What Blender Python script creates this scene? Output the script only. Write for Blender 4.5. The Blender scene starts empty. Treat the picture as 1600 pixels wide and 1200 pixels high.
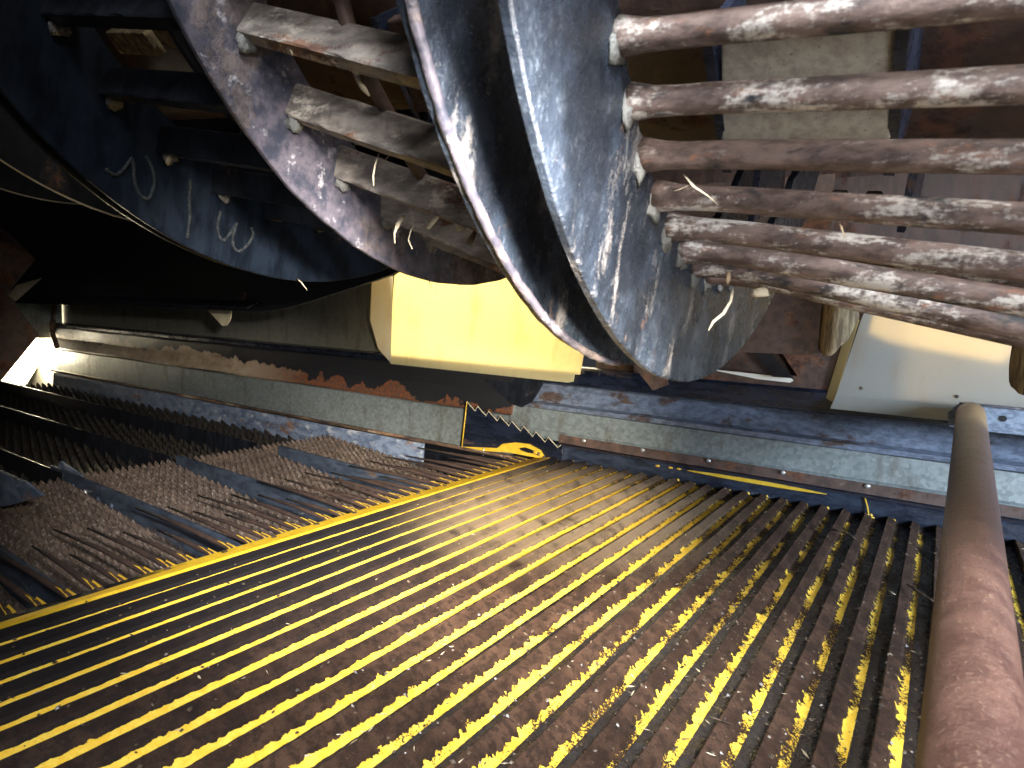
import bpy, bmesh, math, random
from mathutils import Vector, Matrix, noise
random.seed(7)
S = bpy.context.scene
col = S.collection
R = math.radians

# ------------------------------------------------------------------ camera
cam_d = bpy.data.cameras.new('camera'); cam = bpy.data.objects.new('camera', cam_d); col.objects.link(cam)
cam_d.sensor_width = 36; cam_d.lens = 22.5; cam_d.clip_start = 0.01; cam_d.clip_end = 100
rt = Vector((0.82837536, 0.5584896, 0.04340075))
dn = Vector((0.09388254, -0.06203317, -0.99364881))
fw = Vector((-0.55225024, 0.82718876, -0.10381917))
cam.matrix_world = Matrix(((rt.x, -dn.x, -fw.x, 0), (rt.y, -dn.y, -fw.y, 0), (rt.z, -dn.z, -fw.z, .36), (0, 0, 0, 1)))
cam_d.dof.use_dof = True; cam_d.dof.focus_distance = 0.85; cam_d.dof.aperture_fstop = 15.0
S.camera = cam
S.cycles.max_bounces = 6; S.cycles.diffuse_bounces = 3; S.cycles.glossy_bounces = 3; S.cycles.transmission_bounces = 3

# ------------------------------------------------------------------ world, lamps, exposure
W = bpy.data.worlds.new('World'); S.world = W; W.use_nodes = True
W.node_tree.nodes['Background'].inputs[0].default_value = (.78, .86, 1, 1)
W.node_tree.nodes['Background'].inputs[1].default_value = 0.04
S.view_settings.view_transform = 'Standard'; S.view_settings.look = 'None'
S.view_settings.exposure = 0; S.view_settings.gamma = 1; S.view_settings.use_curve_mapping = False


def lamp(name, kind, loc, target, power, colour, size=.3, size_y=None, spot=None, blend=.5, spread=None):
    d = bpy.data.lights.new(name, kind); d.energy = power; d.color = colour
    if kind == 'AREA':
        d.size = size
        if spread: d.spread = R(spread)
        if size_y: d.shape = 'RECTANGLE'; d.size_y = size_y
    elif kind == 'SPOT':
        d.shadow_soft_size = size; d.spot_size = R(spot); d.spot_blend = blend
    else:
        d.shadow_soft_size = size
    o = bpy.data.objects.new(name, d); col.objects.link(o); o.location = loc
    o.rotation_euler = (Vector(target) - Vector(loc)).to_track_quat('-Z', 'Y').to_euler()
    return o


# daylight through the open service door on the camera's side, and through the open front
lamp('door_daylight', 'AREA', (.55, -.50, 1.35), (-.02, .60, .30), 14, (.90, .95, 1), .6, .5, spread=52)
lamp('front_daylight', 'AREA', (1.05, .55, .48), (-.10, 1.22, .04), 11.5, (.62, .78, 1), .45, .35, spread=76)
lamp('door_daylight_low', 'AREA', (.58, -.26, .24), (.06, .52, .28), 1.8, (.94, .96, 1), .35, .3, spread=66)
lamp('overhead_daylight', 'AREA', (.40, .12, 1.15), (.05, .45, .4), 7.5, (1, .95, .90), .12, .5)
# hand torch lighting the middle of the pan
lamp('torch', 'SPOT', (.14, .02, .36), (-.80, 1.12, 0), 215, (1, .92, .77), .02, None, 37, 1.0)
lamp('rear_fill', 'SPOT', (.10, .06, .46), (-1.50, 1.16, -.06), 185, (1, .95, .88), .03, None, 46, 1.0)  # added fill spot that brightens the sieve and rear wall
lamp('grate_fill', 'SPOT', (.12, -.10, .60), (-.36, .36, .50), 16, (.95, .96, 1), .04, None, 29, 1.0)  # added fill spot aimed at the flat bar grate
# sun outside the far covers, shining through them
lamp('sun_behind_cover', 'AREA', (-1.25, 2.15, .85), (-1.1, 1.45, .38), 56, (1, .86, .60), .25)
lamp('sun_behind_front_cover', 'AREA', (.25, 2.3, .55), (.05, 1.45, .40), 30, (1, .84, .54), .05)
# open rear end of the machine
lamp('rear_opening', 'AREA', (-4.45, 1.35, .25), (-3.2, 1.5, .02), 2, (1, .88, .62), .25)
lamp('rear_lamp', 'POINT', (-4.10, 1.44, .03), (0, 0, 0), 24, (1, .88, .64), .03)

# ------------------------------------------------------------------ materials
MATS = {}


class NT:
    def __init__(s, name):
        m = bpy.data.materials.new(name); m.use_nodes = True; MATS[name] = m
        s.m = m; s.t = m.node_tree; s.b = s.t.nodes['Principled BSDF']; s.out = s.t.nodes['Material Output']
        s.geo = s.t.nodes.new('ShaderNodeNewGeometry'); s.tc = s.t.nodes.new('ShaderNodeTexCoord')
        s.P = s.geo.outputs['Position']; s.L = s.tc.outputs['Object']

    def link(s, a, b):
        s.t.links.new(a, b)

    def val(s, x, inp):
        if isinstance(x, (int, float)): inp.default_value = x
        elif isinstance(x, tuple): inp.default_value = x + (1,) if len(x) == 3 and inp.type == 'RGBA' else x
        else: s.link(x, inp)

    def scale(s, vec, sc, off=(0, 0, 0)):
        n = s.t.nodes.new('ShaderNodeMapping'); s.link(vec, n.inputs[0]); n.inputs['Scale'].default_value = sc; n.inputs['Location'].default_value = off
        return n.outputs[0]

    def noise(s, vec, scale, detail=5, rough=.6, dist=0.):
        n = s.t.nodes.new('ShaderNodeTexNoise'); s.link(vec, n.inputs['Vector'])
        n.inputs['Scale'].default_value = scale; n.inputs['Detail'].default_value = min(detail, 4); n.inputs['Roughness'].default_value = rough
        n.inputs['Distortion'].default_value = dist
        return n.outputs['Fac']

    def voro(s, vec, scale, out='Distance', feature='F1'):
        n = s.t.nodes.new('ShaderNodeTexVoronoi'); n.feature = feature; s.link(vec, n.inputs['Vector']); n.inputs['Scale'].default_value = scale
        return n.outputs[out]

    def ramp(s, fac, *stops, interp='LINEAR'):
        n = s.t.nodes.new('ShaderNodeValToRGB'); s.val(fac, n.inputs[0]); e = n.color_ramp.elements; n.color_ramp.interpolation = interp
        while len(e) < len(stops): e.new(.5)
        for k, (p, c) in enumerate(stops):
            e[k].position = p; c = (c, c, c) if isinstance(c, (int, float)) else c; e[k].color = (*c, 1)
        return n.outputs[0]

    def step(s, fac, lo, hi):
        n = s.t.nodes.new('ShaderNodeMapRange'); n.interpolation_type = 'SMOOTHSTEP'; s.val(fac, n.inputs[0])
        n.inputs[1].default_value = lo; n.inputs[2].default_value = hi
        return n.outputs[0]

    def math(s, op, a, b=0., c=None, clamp=False):
        n = s.t.nodes.new('ShaderNodeMath'); n.operation = op; n.use_clamp = clamp; s.val(a, n.inputs[0]); s.val(b, n.inputs[1])
        if c is not None: s.val(c, n.inputs[2])
        return n.outputs[0]

    def mix(s, f, a, b):
        n = s.t.nodes.new('ShaderNodeMix'); n.data_type = 'RGBA'; s.val(f, n.inputs[0]); s.val(a, n.inputs[6]); s.val(b, n.inputs[7])
        return n.outputs[2]

    def sep(s, vec):
        n = s.t.nodes.new('ShaderNodeSeparateXYZ'); s.link(vec, n.inputs[0]); return n.outputs

    def bump(s, h, strength=.4, dist=.002):
        n = s.t.nodes.new('ShaderNodeBump'); n.inputs['Strength'].default_value = strength; n.inputs['Distance'].default_value = dist
        s.link(h, n.inputs['Height']); s.link(n.outputs[0], s.b.inputs['Normal'])

    def set(s, colour=None, rough=None, metal=None, spec=None):
        if colour is not None: s.val(colour, s.b.inputs['Base Color'])
        if rough is not None: s.val(rough, s.b.inputs['Roughness'])
        if metal is not None: s.val(metal, s.b.inputs['Metallic'])
        if spec is not None: s.val(spec, s.b.inputs['Specular IOR Level'])
        return s.m


def worn_paint(name, base, base2, rust=.5, scuff=.5, rust_cols=((.06, .03, .02), (.17, .085, .05)), dust=(.34, .31, .29), gloss=.28, streak=(1, 1, .35), sc=1.):
    n = NT(name)
    v = n.scale(n.P, streak)
    big = n.noise(v, 14 * sc, 6, .65); mid = n.noise(v, 55 * sc, 6, .7); fine = n.noise(n.P, 240 * sc, 4, .7)
    c = n.mix(n.step(mid, .35, .65), base, base2)
    rm = n.step(n.math('ADD', big, n.math('MULTIPLY', fine, .25)), .83 - .30 * rust, .92 - .30 * rust)
    rc = n.mix(n.step(mid, .35, .65), rust_cols[0], rust_cols[1])
    c = n.mix(rm, c, rc)
    b2 = n.noise(n.scale(n.P, streak, (3.1, 1.7, .4)), 34 * sc, 7, .72)
    sm = n.math('MULTIPLY', n.step(n.math('ADD', b2, n.math('MULTIPLY', fine, .3)), .92 - .28 * scuff, 1.04 - .28 * scuff), .85)
    c = n.mix(sm, c, dust)
    ro = n.math('ADD', n.math('MULTIPLY', n.math('MAXIMUM', rm, sm), .45), n.math('MULTIPLY_ADD', mid, .3, gloss - .12))
    h = n.math('ADD', n.math('MULTIPLY', fine, .5), n.math('MULTIPLY', mid, n.math('ADD', n.math('MULTIPLY', rm, .8), .5)))
    n.set(c, ro); n.bump(h, .55, .0015)
    return n.m


n = NT('flange_paint')
v = n.scale(n.P, (1, 1, .75))
big = n.noise(v, 11, 6, .7); mid = n.noise(v, 70, 6, .75); fine = n.noise(n.P, 330, 5, .8); pat = n.noise(n.scale(n.P, (1, 1, .3), (2, 5, 1)), 20, 6, .7)
c = n.mix(n.step(big, .36, .62), (.006, .008, .012), (.021, .028, .041))
c = n.mix(n.math('MULTIPLY', n.step(n.math('ADD', n.math('MULTIPLY', fine, .7), n.math('MULTIPLY', mid, .5)), .60, .80), n.math('MULTIPLY_ADD', n.step(big, .40, .66), .26, .03)), c, (.36, .42, .50))  # pale blue speckle puts specular glitter into the colour
c = n.mix(n.math('MULTIPLY', n.step(n.math('ADD', pat, n.math('MULTIPLY', fine, .25)), .68, .80), .75), c, (.21, .19, .18))
c = n.mix(n.math('MULTIPLY', n.step(n.math('ADD', n.noise(n.scale(n.P, (1, 1, .5), (8, 1, 3)), 26, 6, .7), n.math('MULTIPLY', fine, .2)), .75, .81), .7), c, (.085, .052, .040))
n.set(c, n.math('MULTIPLY_ADD', mid, .42, .08), 0, .6); n.bump(n.math('ADD', n.math('MULTIPLY', fine, .8), mid), .75, .0020)
worn_paint('flange_rusty', (.030, .032, .045), (.10, .085, .10), .62, .62, ((.045, .035, .035), (.13, .10, .095)), (.30, .28, .29), .38, (1, 1, 1))
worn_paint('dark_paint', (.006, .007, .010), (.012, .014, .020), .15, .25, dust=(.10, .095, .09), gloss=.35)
worn_paint('beam_black', (.006, .008, .014), (.012, .016, .030), .2, .35, ((.03, .018, .012), (.09, .045, .025)), (.16, .14, .12), .25, (.25, 1, 1))
worn_paint('navy_divider', (.022, .030, .046), (.050, .066, .095), .25, .45, ((.05, .03, .02), (.11, .065, .045)), (.26, .26, .28), .4, (.4, 1, 1))
worn_paint('rail_navy', (.010, .013, .021), (.028, .037, .056), .2, .35, ((.03, .02, .015), (.07, .045, .03)), (.22, .24, .28), .16, (.3, 1, 1))
worn_paint('blue_rail', (.075, .10, .155), (.18, .22, .29), .40, .75, ((.09, .05, .03), (.20, .11, .07)), (.40, .40, .42), .35, (.5, 1, 1))
worn_paint('bracket_steel', (.10, .13, .18), (.26, .31, .38), .35, .6, ((.04, .03, .025), (.10, .07, .05)), (.45, .47, .50), .3, (.5, 1, 1), 2.)
worn_paint('rust_brown', (.050, .030, .022), (.095, .055, .040), .6, .4, ((.05, .022, .014), (.16, .07, .035)), (.22, .17, .13), .55, (1, 1, 1))
worn_paint('rust_ledge', (.030, .022, .020), (.13, .08, .05), .8, .75, ((.13, .06, .03), (.32, .18, .09)), (.42, .33, .24), .5, (.25, 1, 1))
worn_paint('ledge_stained', (.080, .094, .125), (.16, .19, .25), .50, .35, ((.045, .028, .022), (.09, .055, .040)), (.32, .34, .40), .34, (.5, 1, .9), 1.9)
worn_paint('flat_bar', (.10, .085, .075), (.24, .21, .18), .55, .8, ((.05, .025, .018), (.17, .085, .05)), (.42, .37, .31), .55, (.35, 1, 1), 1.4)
worn_paint('rotor_brown', (.030, .018, .015), (.065, .036, .028), .5, .35, ((.025, .013, .010), (.10, .045, .028)), (.16, .12, .09), .6)

# round rods: purple brown rust with bare bright metal where the crop polishes them
n = NT('rusty_rod')
v = n.scale(n.P, (.45, 1, 1))
a_ = n.noise(v, 75, 6, .72); b_ = n.noise(n.scale(n.P, (.35, 1, 1), (4, 2, 1)), 48, 7, .75); fz = n.noise(n.P, 320, 4, .7)
c = n.mix(n.step(a_, .35, .65), (.046, .029, .024), (.150, .103, .087))
c = n.mix(n.math('MULTIPLY', n.step(n.noise(v, 95, 5, .7, .3), .58, .72), .8), c, (.20, .085, .045))
bare = n.math('MULTIPLY', n.step(n.math('ADD', b_, n.math('MULTIPLY', fz, .30)), .66, .82), .85)
c = n.mix(bare, c, (.56, .52, .47))
blk = n.step(n.noise(n.scale(n.P, (.5, 1, 1), (9, 3, 5)), 30, 6, .7), .58, .66)
c = n.mix(blk, c, (.016, .017, .020))
n.set(c, n.math('MULTIPLY_ADD', bare, -.16, n.math('MULTIPLY_ADD', a_, .25, .46)), n.math('MULTIPLY', bare, .35), .42)
n.bump(n.math('ADD', n.math('MULTIPLY', a_, .7), n.math('MULTIPLY', fz, .5)), .7, .0014)

# grain pan: brown film on the slope, yellow paint band above the fold, black wet trough
PITCH = .0385
n = NT('pan_steel')
lx, ly, lz = n.sep(n.L)
px, py, pz = n.sep(n.P)
uu = n.math('DIVIDE', lx, PITCH)
n1 = n.noise(n.P, 95, 6, .75); n2 = n.noise(n.P, 22, 5, .6); n3 = n.noise(n.P, 420, 4, .75); n4 = n.noise(n.scale(n.P, (1, 1, 1), (7, 3, 2)), 9, 4, .6); n5 = n.noise(n.scale(n.P, (.6, 1, 1), (1, 9, 2)), 110, 3, .6)
wear = n.math('MULTIPLY_ADD', n.step(px, -.70, -.2), .92, .08)          # more wear towards the front of the pan
edge = n.math('ADD', n.math('MULTIPLY_ADD', n.step(px, -.7, -.25), .012, .398), n.math('MULTIPLY', n.math('SUBTRACT', n5, .5), n.math('MULTIPLY', wear, .50)))
edge = n.math('ADD', edge, n.math('MULTIPLY', n.math('SUBTRACT', n4, .5), n.math('MULTIPLY', wear, .22)))
ym = n.math('MULTIPLY', n.math('GREATER_THAN', uu, edge), n.math('LESS_THAN', uu, n.math('ADD', .585, n.math('MULTIPLY', n.math('SUBTRACT', n1, .5), .05))))
chip = n.math('GREATER_THAN', n.math('ADD', n.math('MULTIPLY', n3, .6), n.math('MULTIPLY', n.math('MULTIPLY', n4, .75), wear)), .69)
gone = n.step(n.math('ADD', n.math('MULTIPLY', n4, .7), n.math('ADD', n.math('MULTIPLY', n1, .5), n.math('MULTIPLY', n.step(py, 1.18, 1.36), .28))), .86, .88)
ym = n.math('MULTIPLY', ym, n.math('SUBTRACT', 1., chip)); ym = n.math('MULTIPLY', ym, n.math('SUBTRACT', 1., gone))
yel = n.mix(n.step(n1, .35, .7), (.88, .53, .045), (.93, .67, .10))
yel = n.mix(n.math('MULTIPLY', n.step(n3, .58, .72), .6), yel, (.30, .15, .02))
slope = n.mix(n.step(n2, .3, .7), (.028, .015, .010), (.072, .039, .025))
slope = n.mix(n.math('MULTIPLY', n.step(n1, .45, .58), .75), slope, (.018, .011, .008))
slope = n.mix(n.math('MULTIPLY', n.step(n3, .57, .68), .4), slope, (.13, .085, .055))
trough = n.mix(n.step(n1, .38, .62), (.008, .009, .012), (.035, .029, .025))
trough = n.mix(n.math('MULTIPLY', n.step(n3, .60, .72), .5), trough, (.14, .11, .08))
istr = n.step(uu, .575, .61)
muck = n.step(n.math('ADD', uu, n.math('MULTIPLY', n.math('SUBTRACT', n1, .5), .5)), .80, .90)
trough = n.mix(muck, n.mix(.22, trough, slope), (.006, .006, .007))
c = n.mix(istr, slope, trough)
clean = n.math('SUBTRACT', 1., n.step(px, -.72, -.38))               # newer black paint kept near the rear lip
c = n.mix(n.math('MULTIPLY', clean, .9), c, (.008, .008, .010))
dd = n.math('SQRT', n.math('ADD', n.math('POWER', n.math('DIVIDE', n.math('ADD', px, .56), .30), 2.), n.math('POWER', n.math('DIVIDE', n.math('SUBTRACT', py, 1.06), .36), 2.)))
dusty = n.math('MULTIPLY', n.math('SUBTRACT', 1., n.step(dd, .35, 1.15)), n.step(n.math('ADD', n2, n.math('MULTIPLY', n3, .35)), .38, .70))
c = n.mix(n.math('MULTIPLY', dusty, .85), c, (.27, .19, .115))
c = n.mix(ym, c, yel)
wet = n.math('MULTIPLY', n.step(n.math('ADD', n2, n.math('MULTIPLY', n1, .5)), .66, .84), istr)
ro = n.math('MULTIPLY_ADD', wet, -.36, .56)
ro = n.math('MULTIPLY_ADD', n.math('MULTIPLY', muck, istr), -.22, ro); ro = n.math('ADD', ro, n.math('MULTIPLY', ym, -.06)); ro = n.math('ADD', ro, n.math('MULTIPLY', dusty, .3))
n.set(c, ro, 0, n.math('MULTIPLY_ADD', istr, .40, .14))
h = n.math('ADD', n.math('MULTIPLY', n1, n.math('MULTIPLY_ADD', istr, 1.0, .35)), n.math('ADD', n.math('MULTIPLY', n3, .35), n.math('MULTIPLY', ym, .35)))
n.bump(h, .9, .0024)

n = NT('yellow_paint')
n1 = n.noise(n.P, 60, 5, .7); n2 = n.noise(n.P, 16, 5, .6); n3 = n.noise(n.P, 300, 4, .7)
c = n.mix(n.step(n1, .3, .7), (.58, .34, .022), (.70, .45, .04))
c = n.mix(n.math('MULTIPLY', n.step(n3, .58, .7), .5), c, (.16, .08, .015))
n.set(c, n.math('MULTIPLY_ADD', n1, .3, .3)); n.bump(n1, .3, .001)

n = NT('lip_paint')     # rear lip of the pan: yellow with the near end still black
n1 = n.noise(n.P, 60, 5, .7); n3 = n.noise(n.P, 300, 4, .7)
px, py, pz = n.sep(n.P)
c = n.mix(n.step(n1, .3, .7), (.64, .38, .020), (.76, .50, .035))
c = n.mix(n.math('MULTIPLY', n.step(n3, .58, .7), .55), c, (.14, .07, .015))
blk = n.math('MULTIPLY', n.math('SUBTRACT', 1., n.step(n.math('ADD', py, n.math('MULTIPLY', n1, .10)), .44, .52)), n.math('LESS_THAN', px, n.math('SUBTRACT', -.815, n.math('MULTIPLY', n.math('SUBTRACT', py, .2), .05))))
far = n.step(n.math('ADD', py, n.math('MULTIPLY', n1, .2)), 1.22, 1.42)
c = n.mix(n.math('MULTIPLY', far, .75), c, (.09, .05, .03))
c = n.mix(blk, c, (.006, .006, .007))
n.set(c, n.math('MULTIPLY_ADD', n1, .2, .6), 0, .1); n.bump(n1, .35, .001)

n = NT('flaking_strip')   # black paint left along the top, tan primer below, red rust towards the front end
px, py, pz = n.sep(n.P)
w = n.noise(n.scale(n.P, (1, .2, .6)), 9, 4, .6); f = n.noise(n.P, 90, 4, .7); g = n.noise(n.scale(n.P, (.6, 1, 1)), 30, 4, .7)
lim = n.math('MULTIPLY_ADD', n.math('SUBTRACT', w, .5), .16, n.math('MULTIPLY_ADD', n.step(px, -2.6, -1.2), -.055, .172))
tan_ = n.mix(n.step(g, .3, .7), (.24, .155, .085), (.46, .36, .25))
tan_ = n.mix(n.step(n.math('ADD', px, n.math('MULTIPLY', g, .5)), -1.95, -1.55), tan_, n.mix(n.step(f, .4, .6), (.17, .055, .022), (.075, .045, .032)))
c = n.mix(n.math('GREATER_THAN', n.math('ADD', pz, n.math('MULTIPLY', f, .012)), lim), tan_, (.014, .014, .016))
n.set(c, n.math('MULTIPLY_ADD', g, .3, .35)); n.bump(n.math('ADD', f, g), .4, .002)

# zinc coated sheet with spangle
def galv(name, a, b, rough=.42, metal=.55, stain=.35, streak=(1, 1, .25)):
    n = NT(name)
    vz = n.voro(n.P, 130, 'Color'); g = n.sep(vz)[0]
    w = n.noise(n.scale(n.P, streak), 20, 6, .65); f = n.noise(n.P, 160, 4, .7)
    c = n.mix(n.math('MULTIPLY_ADD', g, .55, n.math('MULTIPLY', f, .45)), a, b)
    c = n.mix(n.math('MULTIPLY', n.step(w, .50, .72), stain), c, (.10, .075, .050))
    n.set(c, n.math('MULTIPLY_ADD', w, .3, rough - .1), metal); n.bump(n.math('ADD', f, n.math('MULTIPLY', g, .6)), .2, .001)
    return n.m


galv('galvanised', (.15, .17, .165), (.33, .37, .36), .42, .45, .6)
galv('galvanised_warm', (.26, .25, .20), (.40, .38, .31), .34, .6, .55, (1, 1, .2))

# thin moulded cover that lets the sun through
def cover(name, col1, trans, amount):
    n = NT(name)
    w = n.noise(n.scale(n.P, (1, 1, .3)), 16, 5, .6); f = n.noise(n.P, 90, 4, .7)
    c = n.mix(n.math('MULTIPLY', n.step(w, .52, .72), .4), col1, (.36, .26, .13))
    c = n.mix(n.math('MULTIPLY', n.step(f, .63, .72), .5), c, (.20, .13, .07))
    n.set(c, .5)
    t = n.t.nodes.new('ShaderNodeBsdfTranslucent'); n.val(n.mix(n.math('MULTIPLY', n.step(w, .5, .8), .3), trans, (.7, .40, .12)), t.inputs[0])
    mx = n.t.nodes.new('ShaderNodeMixShader'); mx.inputs[0].default_value = amount
    n.link(n.b.outputs[0], mx.inputs[1]); n.link(t.outputs[0], mx.inputs[2]); n.link(mx.outputs[0], n.out.inputs[0])
    return n.m


cover('cover_yellow', (.70, .62, .36), (.98, .88, .58), .55)
cover('cover_cream', (.38, .39, .37), (.95, .82, .54), .45)
n = NT('cream_plate'); w = n.noise(n.P, 30, 5, .6)
n.set(n.mix(n.step(w, .45, .75), (.60, .53, .36), (.42, .34, .20)), .5)
n = NT('white_plate'); n.set((.78, .74, .64), .5)
n = NT('rotor_plate'); w = n.noise(n.P, 120, 6, .7); w2 = n.noise(n.P, 420, 3, .7)
c = n.mix(n.step(w, .35, .7), (.42, .39, .33), (.28, .25, .21)); c = n.mix(n.step(w2, .62, .7), c, (.14, .08, .05))
n.set(c, .45, .15); n.bump(w2, .3, .001)

def sieve(name, a, b, hi, rough, amt):
    n = NT(name)
    w = n.noise(n.P, 24, 6, .7); f = n.noise(n.P, 160, 5, .7)
    c = n.mix(n.step(w, .3, .7), a, b); c = n.mix(n.math('MULTIPLY', n.step(f, .52, .70), amt), c, hi)
    n.set(c, n.math('MULTIPLY_ADD', f, .3, rough - .12)); n.bump(f, .5, .0015)


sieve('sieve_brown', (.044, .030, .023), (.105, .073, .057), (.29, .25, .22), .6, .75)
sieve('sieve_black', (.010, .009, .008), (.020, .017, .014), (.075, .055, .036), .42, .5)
sieve('finger_brown', (.022, .012, .010), (.048, .026, .019), (.09, .05, .03), .7, .5)

n = NT('shaft_rust')
px, py, pz = n.sep(n.P)
a_ = n.noise(n.P, 40, 6, .7); f = n.noise(n.P, 420, 4, .75); ring = n.noise(n.scale(n.P, (.2, 1, .2)), 70, 4, .7)
c = n.mix(n.step(a_, .35, .65), (.078, .036, .028), (.135, .070, .052))
golden = n.math('MULTIPLY', n.step(n.math('ADD', py, n.math('MULTIPLY', ring, .12)), 1.17, 1.30), .85)
c = n.mix(golden, c, (.36, .22, .09))
darkb = n.math('MULTIPLY', n.step(py, .75, .95), n.math('SUBTRACT', 1., n.step(py, 1.10, 1.22)))
c = n.mix(n.math('MULTIPLY', darkb, n.step(ring, .4, .65)), c, (.06, .032, .020))
c = n.mix(n.math('MULTIPLY', n.step(f, .56, .68), .5), c, (.42, .29, .20))
c = n.mix(n.math('MULTIPLY', n.step(n.noise(n.P, 130, 4, .7), .55, .7), .6), c, (.055, .028, .020))
n.set(c, n.math('MULTIPLY_ADD', a_, .3, .22)); n.bump(n.math('ADD', f, ring), .8, .0018)

n = NT('worn_fibre')
w = n.noise(n.scale(n.P, (1, 1, .12)), 150, 5, .7)
n.set(n.mix(n.step(w, .38, .62), (.11, .075, .04), (.32, .24, .13)), .8); n.bump(w, .9, .003)
n = NT('straw'); w = n.noise(n.P, 200, 4, .7); n.set(n.mix(w, (.40, .32, .20), (.58, .50, .36)), .6)
n = NT('straw_dark'); w = n.noise(n.P, 200, 4, .7); n.set(n.mix(w, (.20, .13, .07), (.38, .28, .17)), .7)
n = NT('crumb'); w = n.noise(n.P, 150, 4, .7); n.set(n.mix(n.step(w, .4, .6), (.014, .010, .008), (.12, .085, .055)), .35)
n = NT('chalk'); w = n.noise(n.P, 300, 4, .75); n.set(n.mix(n.step(w, .4, .62), (.004, .006, .008), (.028, .033, .036)), .9)
n = NT('steel_bright'); n.set((.62, .62, .60), .35, .7)
n = NT('weld'); w = n.noise(n.P, 260, 4, .7); n.set(n.mix(w, (.045, .045, .045), (.20, .195, .175)), .6); n.bump(w, .8, .003)
n = NT('black_hole'); n.set((.004, .004, .004), .7)

# ------------------------------------------------------------------ helpers
def mesh_of(name, verts, faces, smooth=False):
    me = bpy.data.meshes.new(name); me.from_pydata([tuple(v) for v in verts], [], faces); me.validate(); me.update()
    bm = bmesh.new(); bm.from_mesh(me); bmesh.ops.recalc_face_normals(bm, faces=bm.faces); bm.to_mesh(me); bm.free()
    if smooth:
        me.polygons.foreach_set('use_smooth', [True] * len(me.polygons))
    return me


def put(name, me, mat, parent=None):
    o = bpy.data.objects.new(name, me); col.objects.link(o)
    if mat and not me.materials: me.materials.append(MATS[mat])
    if parent: o.parent = parent
    return o


def empty(name, label, cat, loc=(0, 0, 0), group=None):
    o = bpy.data.objects.new(name, None); col.objects.link(o); o.location = loc; o.empty_display_size = .05
    return tag(o, label, cat, group)


def tag(o, label=None, cat=None, group=None, kind=None):
    if label: o['label'] = label
    if cat: o['category'] = cat
    if group: o['group'] = group
    if kind: o['kind'] = kind
    return o


def box_me(name, x0, x1, y0, y1, z0, z1, bevel=0.):
    v = [(x, y, z) for x in (x0, x1) for y in (y0, y1) for z in (z0, z1)]
    f = [(0, 1, 3, 2), (4, 6, 7, 5), (0, 4, 5, 1), (2, 3, 7, 6), (0, 2, 6, 4), (1, 5, 7, 3)]
    me = mesh_of(name, v, f)
    if bevel:
        bm = bmesh.new(); bm.from_mesh(me)
        bmesh.ops.bevel(bm, geom=bm.edges[:], offset=bevel, segments=2, affect='EDGES', profile=.5); bm.to_mesh(me); bm.free()
    return me


def plate_me(name, pts, off, bevel=0.):
    """pts: planar polygon of world points, off: thickness vector"""
    n_ = len(pts); P = [Vector(p) for p in pts]; o = Vector(off)
    v = P + [p + o for p in P]
    f = [tuple(range(n_)), tuple(range(2 * n_ - 1, n_ - 1, -1))] + [(i, (i + 1) % n_, n_ + (i + 1) % n_, n_ + i) for i in range(n_)]
    me = mesh_of(name, v, f)
    if bevel:
        bm = bmesh.new(); bm.from_mesh(me)
        bmesh.ops.bevel(bm, geom=bm.edges[:], offset=bevel, segments=2, affect='EDGES', profile=.5); bm.to_mesh(me); bm.free()
    return me


def extr_x(name, prof, x0, x1, nseg=1, wob=0., cap=True, seed=0.):
    """profile of (y,z) swept along x, with slight dents"""
    v = []; m = len(prof)
    for i in range(nseg + 1):
        x = x0 + (x1 - x0) * i / nseg
        for j, (y, z) in enumerate(prof):
            d = wob * noise.noise(Vector((x * 3.1 + seed, j * 1.7, seed)))
            v.append((x, y + d, z + d * .7))
    f = []
    for i in range(nseg):
        for j in range(m):
            a = i * m + j; b = i * m + (j + 1) % m
            f.append((a, b, b + m, a + m))
    if cap: f += [tuple(range(m)), tuple(range(nseg * m, nseg * m + m))]
    return mesh_of(name, v, f)


def tube_me(name, pts, rad, seg=12, smooth=True, flat=1.):
    pts = [Vector(p) for p in pts]; n_ = len(pts)
    rad = rad if isinstance(rad, (list, tuple)) else [rad] * n_
    v = []; ref = None
    for i, p in enumerate(pts):
        t = (pts[min(i + 1, n_ - 1)] - pts[max(i - 1, 0)]).normalized()
        if ref is None:
            ref = Vector((0, 0, 1)) if abs(t.z) < .9 else Vector((0, 1, 0))
        s = t.cross(ref).normalized(); ref = s.cross(t).normalized()
        for k in range(seg):
            a = 2 * math.pi * k / seg
            v.append(p + (s * math.cos(a) + ref * math.sin(a) * flat) * rad[i])
    f = []
    for i in range(n_ - 1):
        for k in range(seg):
            a = i * seg + k; b = i * seg + (k + 1) % seg
            f.append((a, b, b + seg, a + seg))
    f += [tuple(range(seg)), tuple(range((n_ - 1) * seg, n_ * seg))]
    return mesh_of(name, v, f, smooth)


def blob_me(name, loc, r, seed, squash=(1, 1, 1), amp=.35):
    bm = bmesh.new(); bmesh.ops.create_icosphere(bm, subdivisions=2, radius=1)
    for w in bm.verts:
        k = 1 + amp * noise.noise(w.co * 1.6 + Vector((seed, 0, 0)))
        w.co = Vector((w.co.x * squash[0], w.co.y * squash[1], w.co.z * squash[2])) * r * k + Vector(loc)
    me = bpy.data.meshes.new(name); bm.to_mesh(me); bm.free()
    me.polygons.foreach_set('use_smooth', [True] * len(me.polygons))
    return me


# rotor frame: axis a climbs 6 degrees towards the rear
O = Vector((0, 0, .36)); T = .105
A = Vector((-math.cos(T), 0, math.sin(T))); U = Vector((0, 1, 0)); V = Vector((math.sin(T), 0, math.cos(T)))


def rp(s, r, ang, cy=.572, cz=.332):
    return O + A * s + U * (cy + r * math.cos(R(ang))) + V * (cz + r * math.sin(R(ang)))


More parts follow.
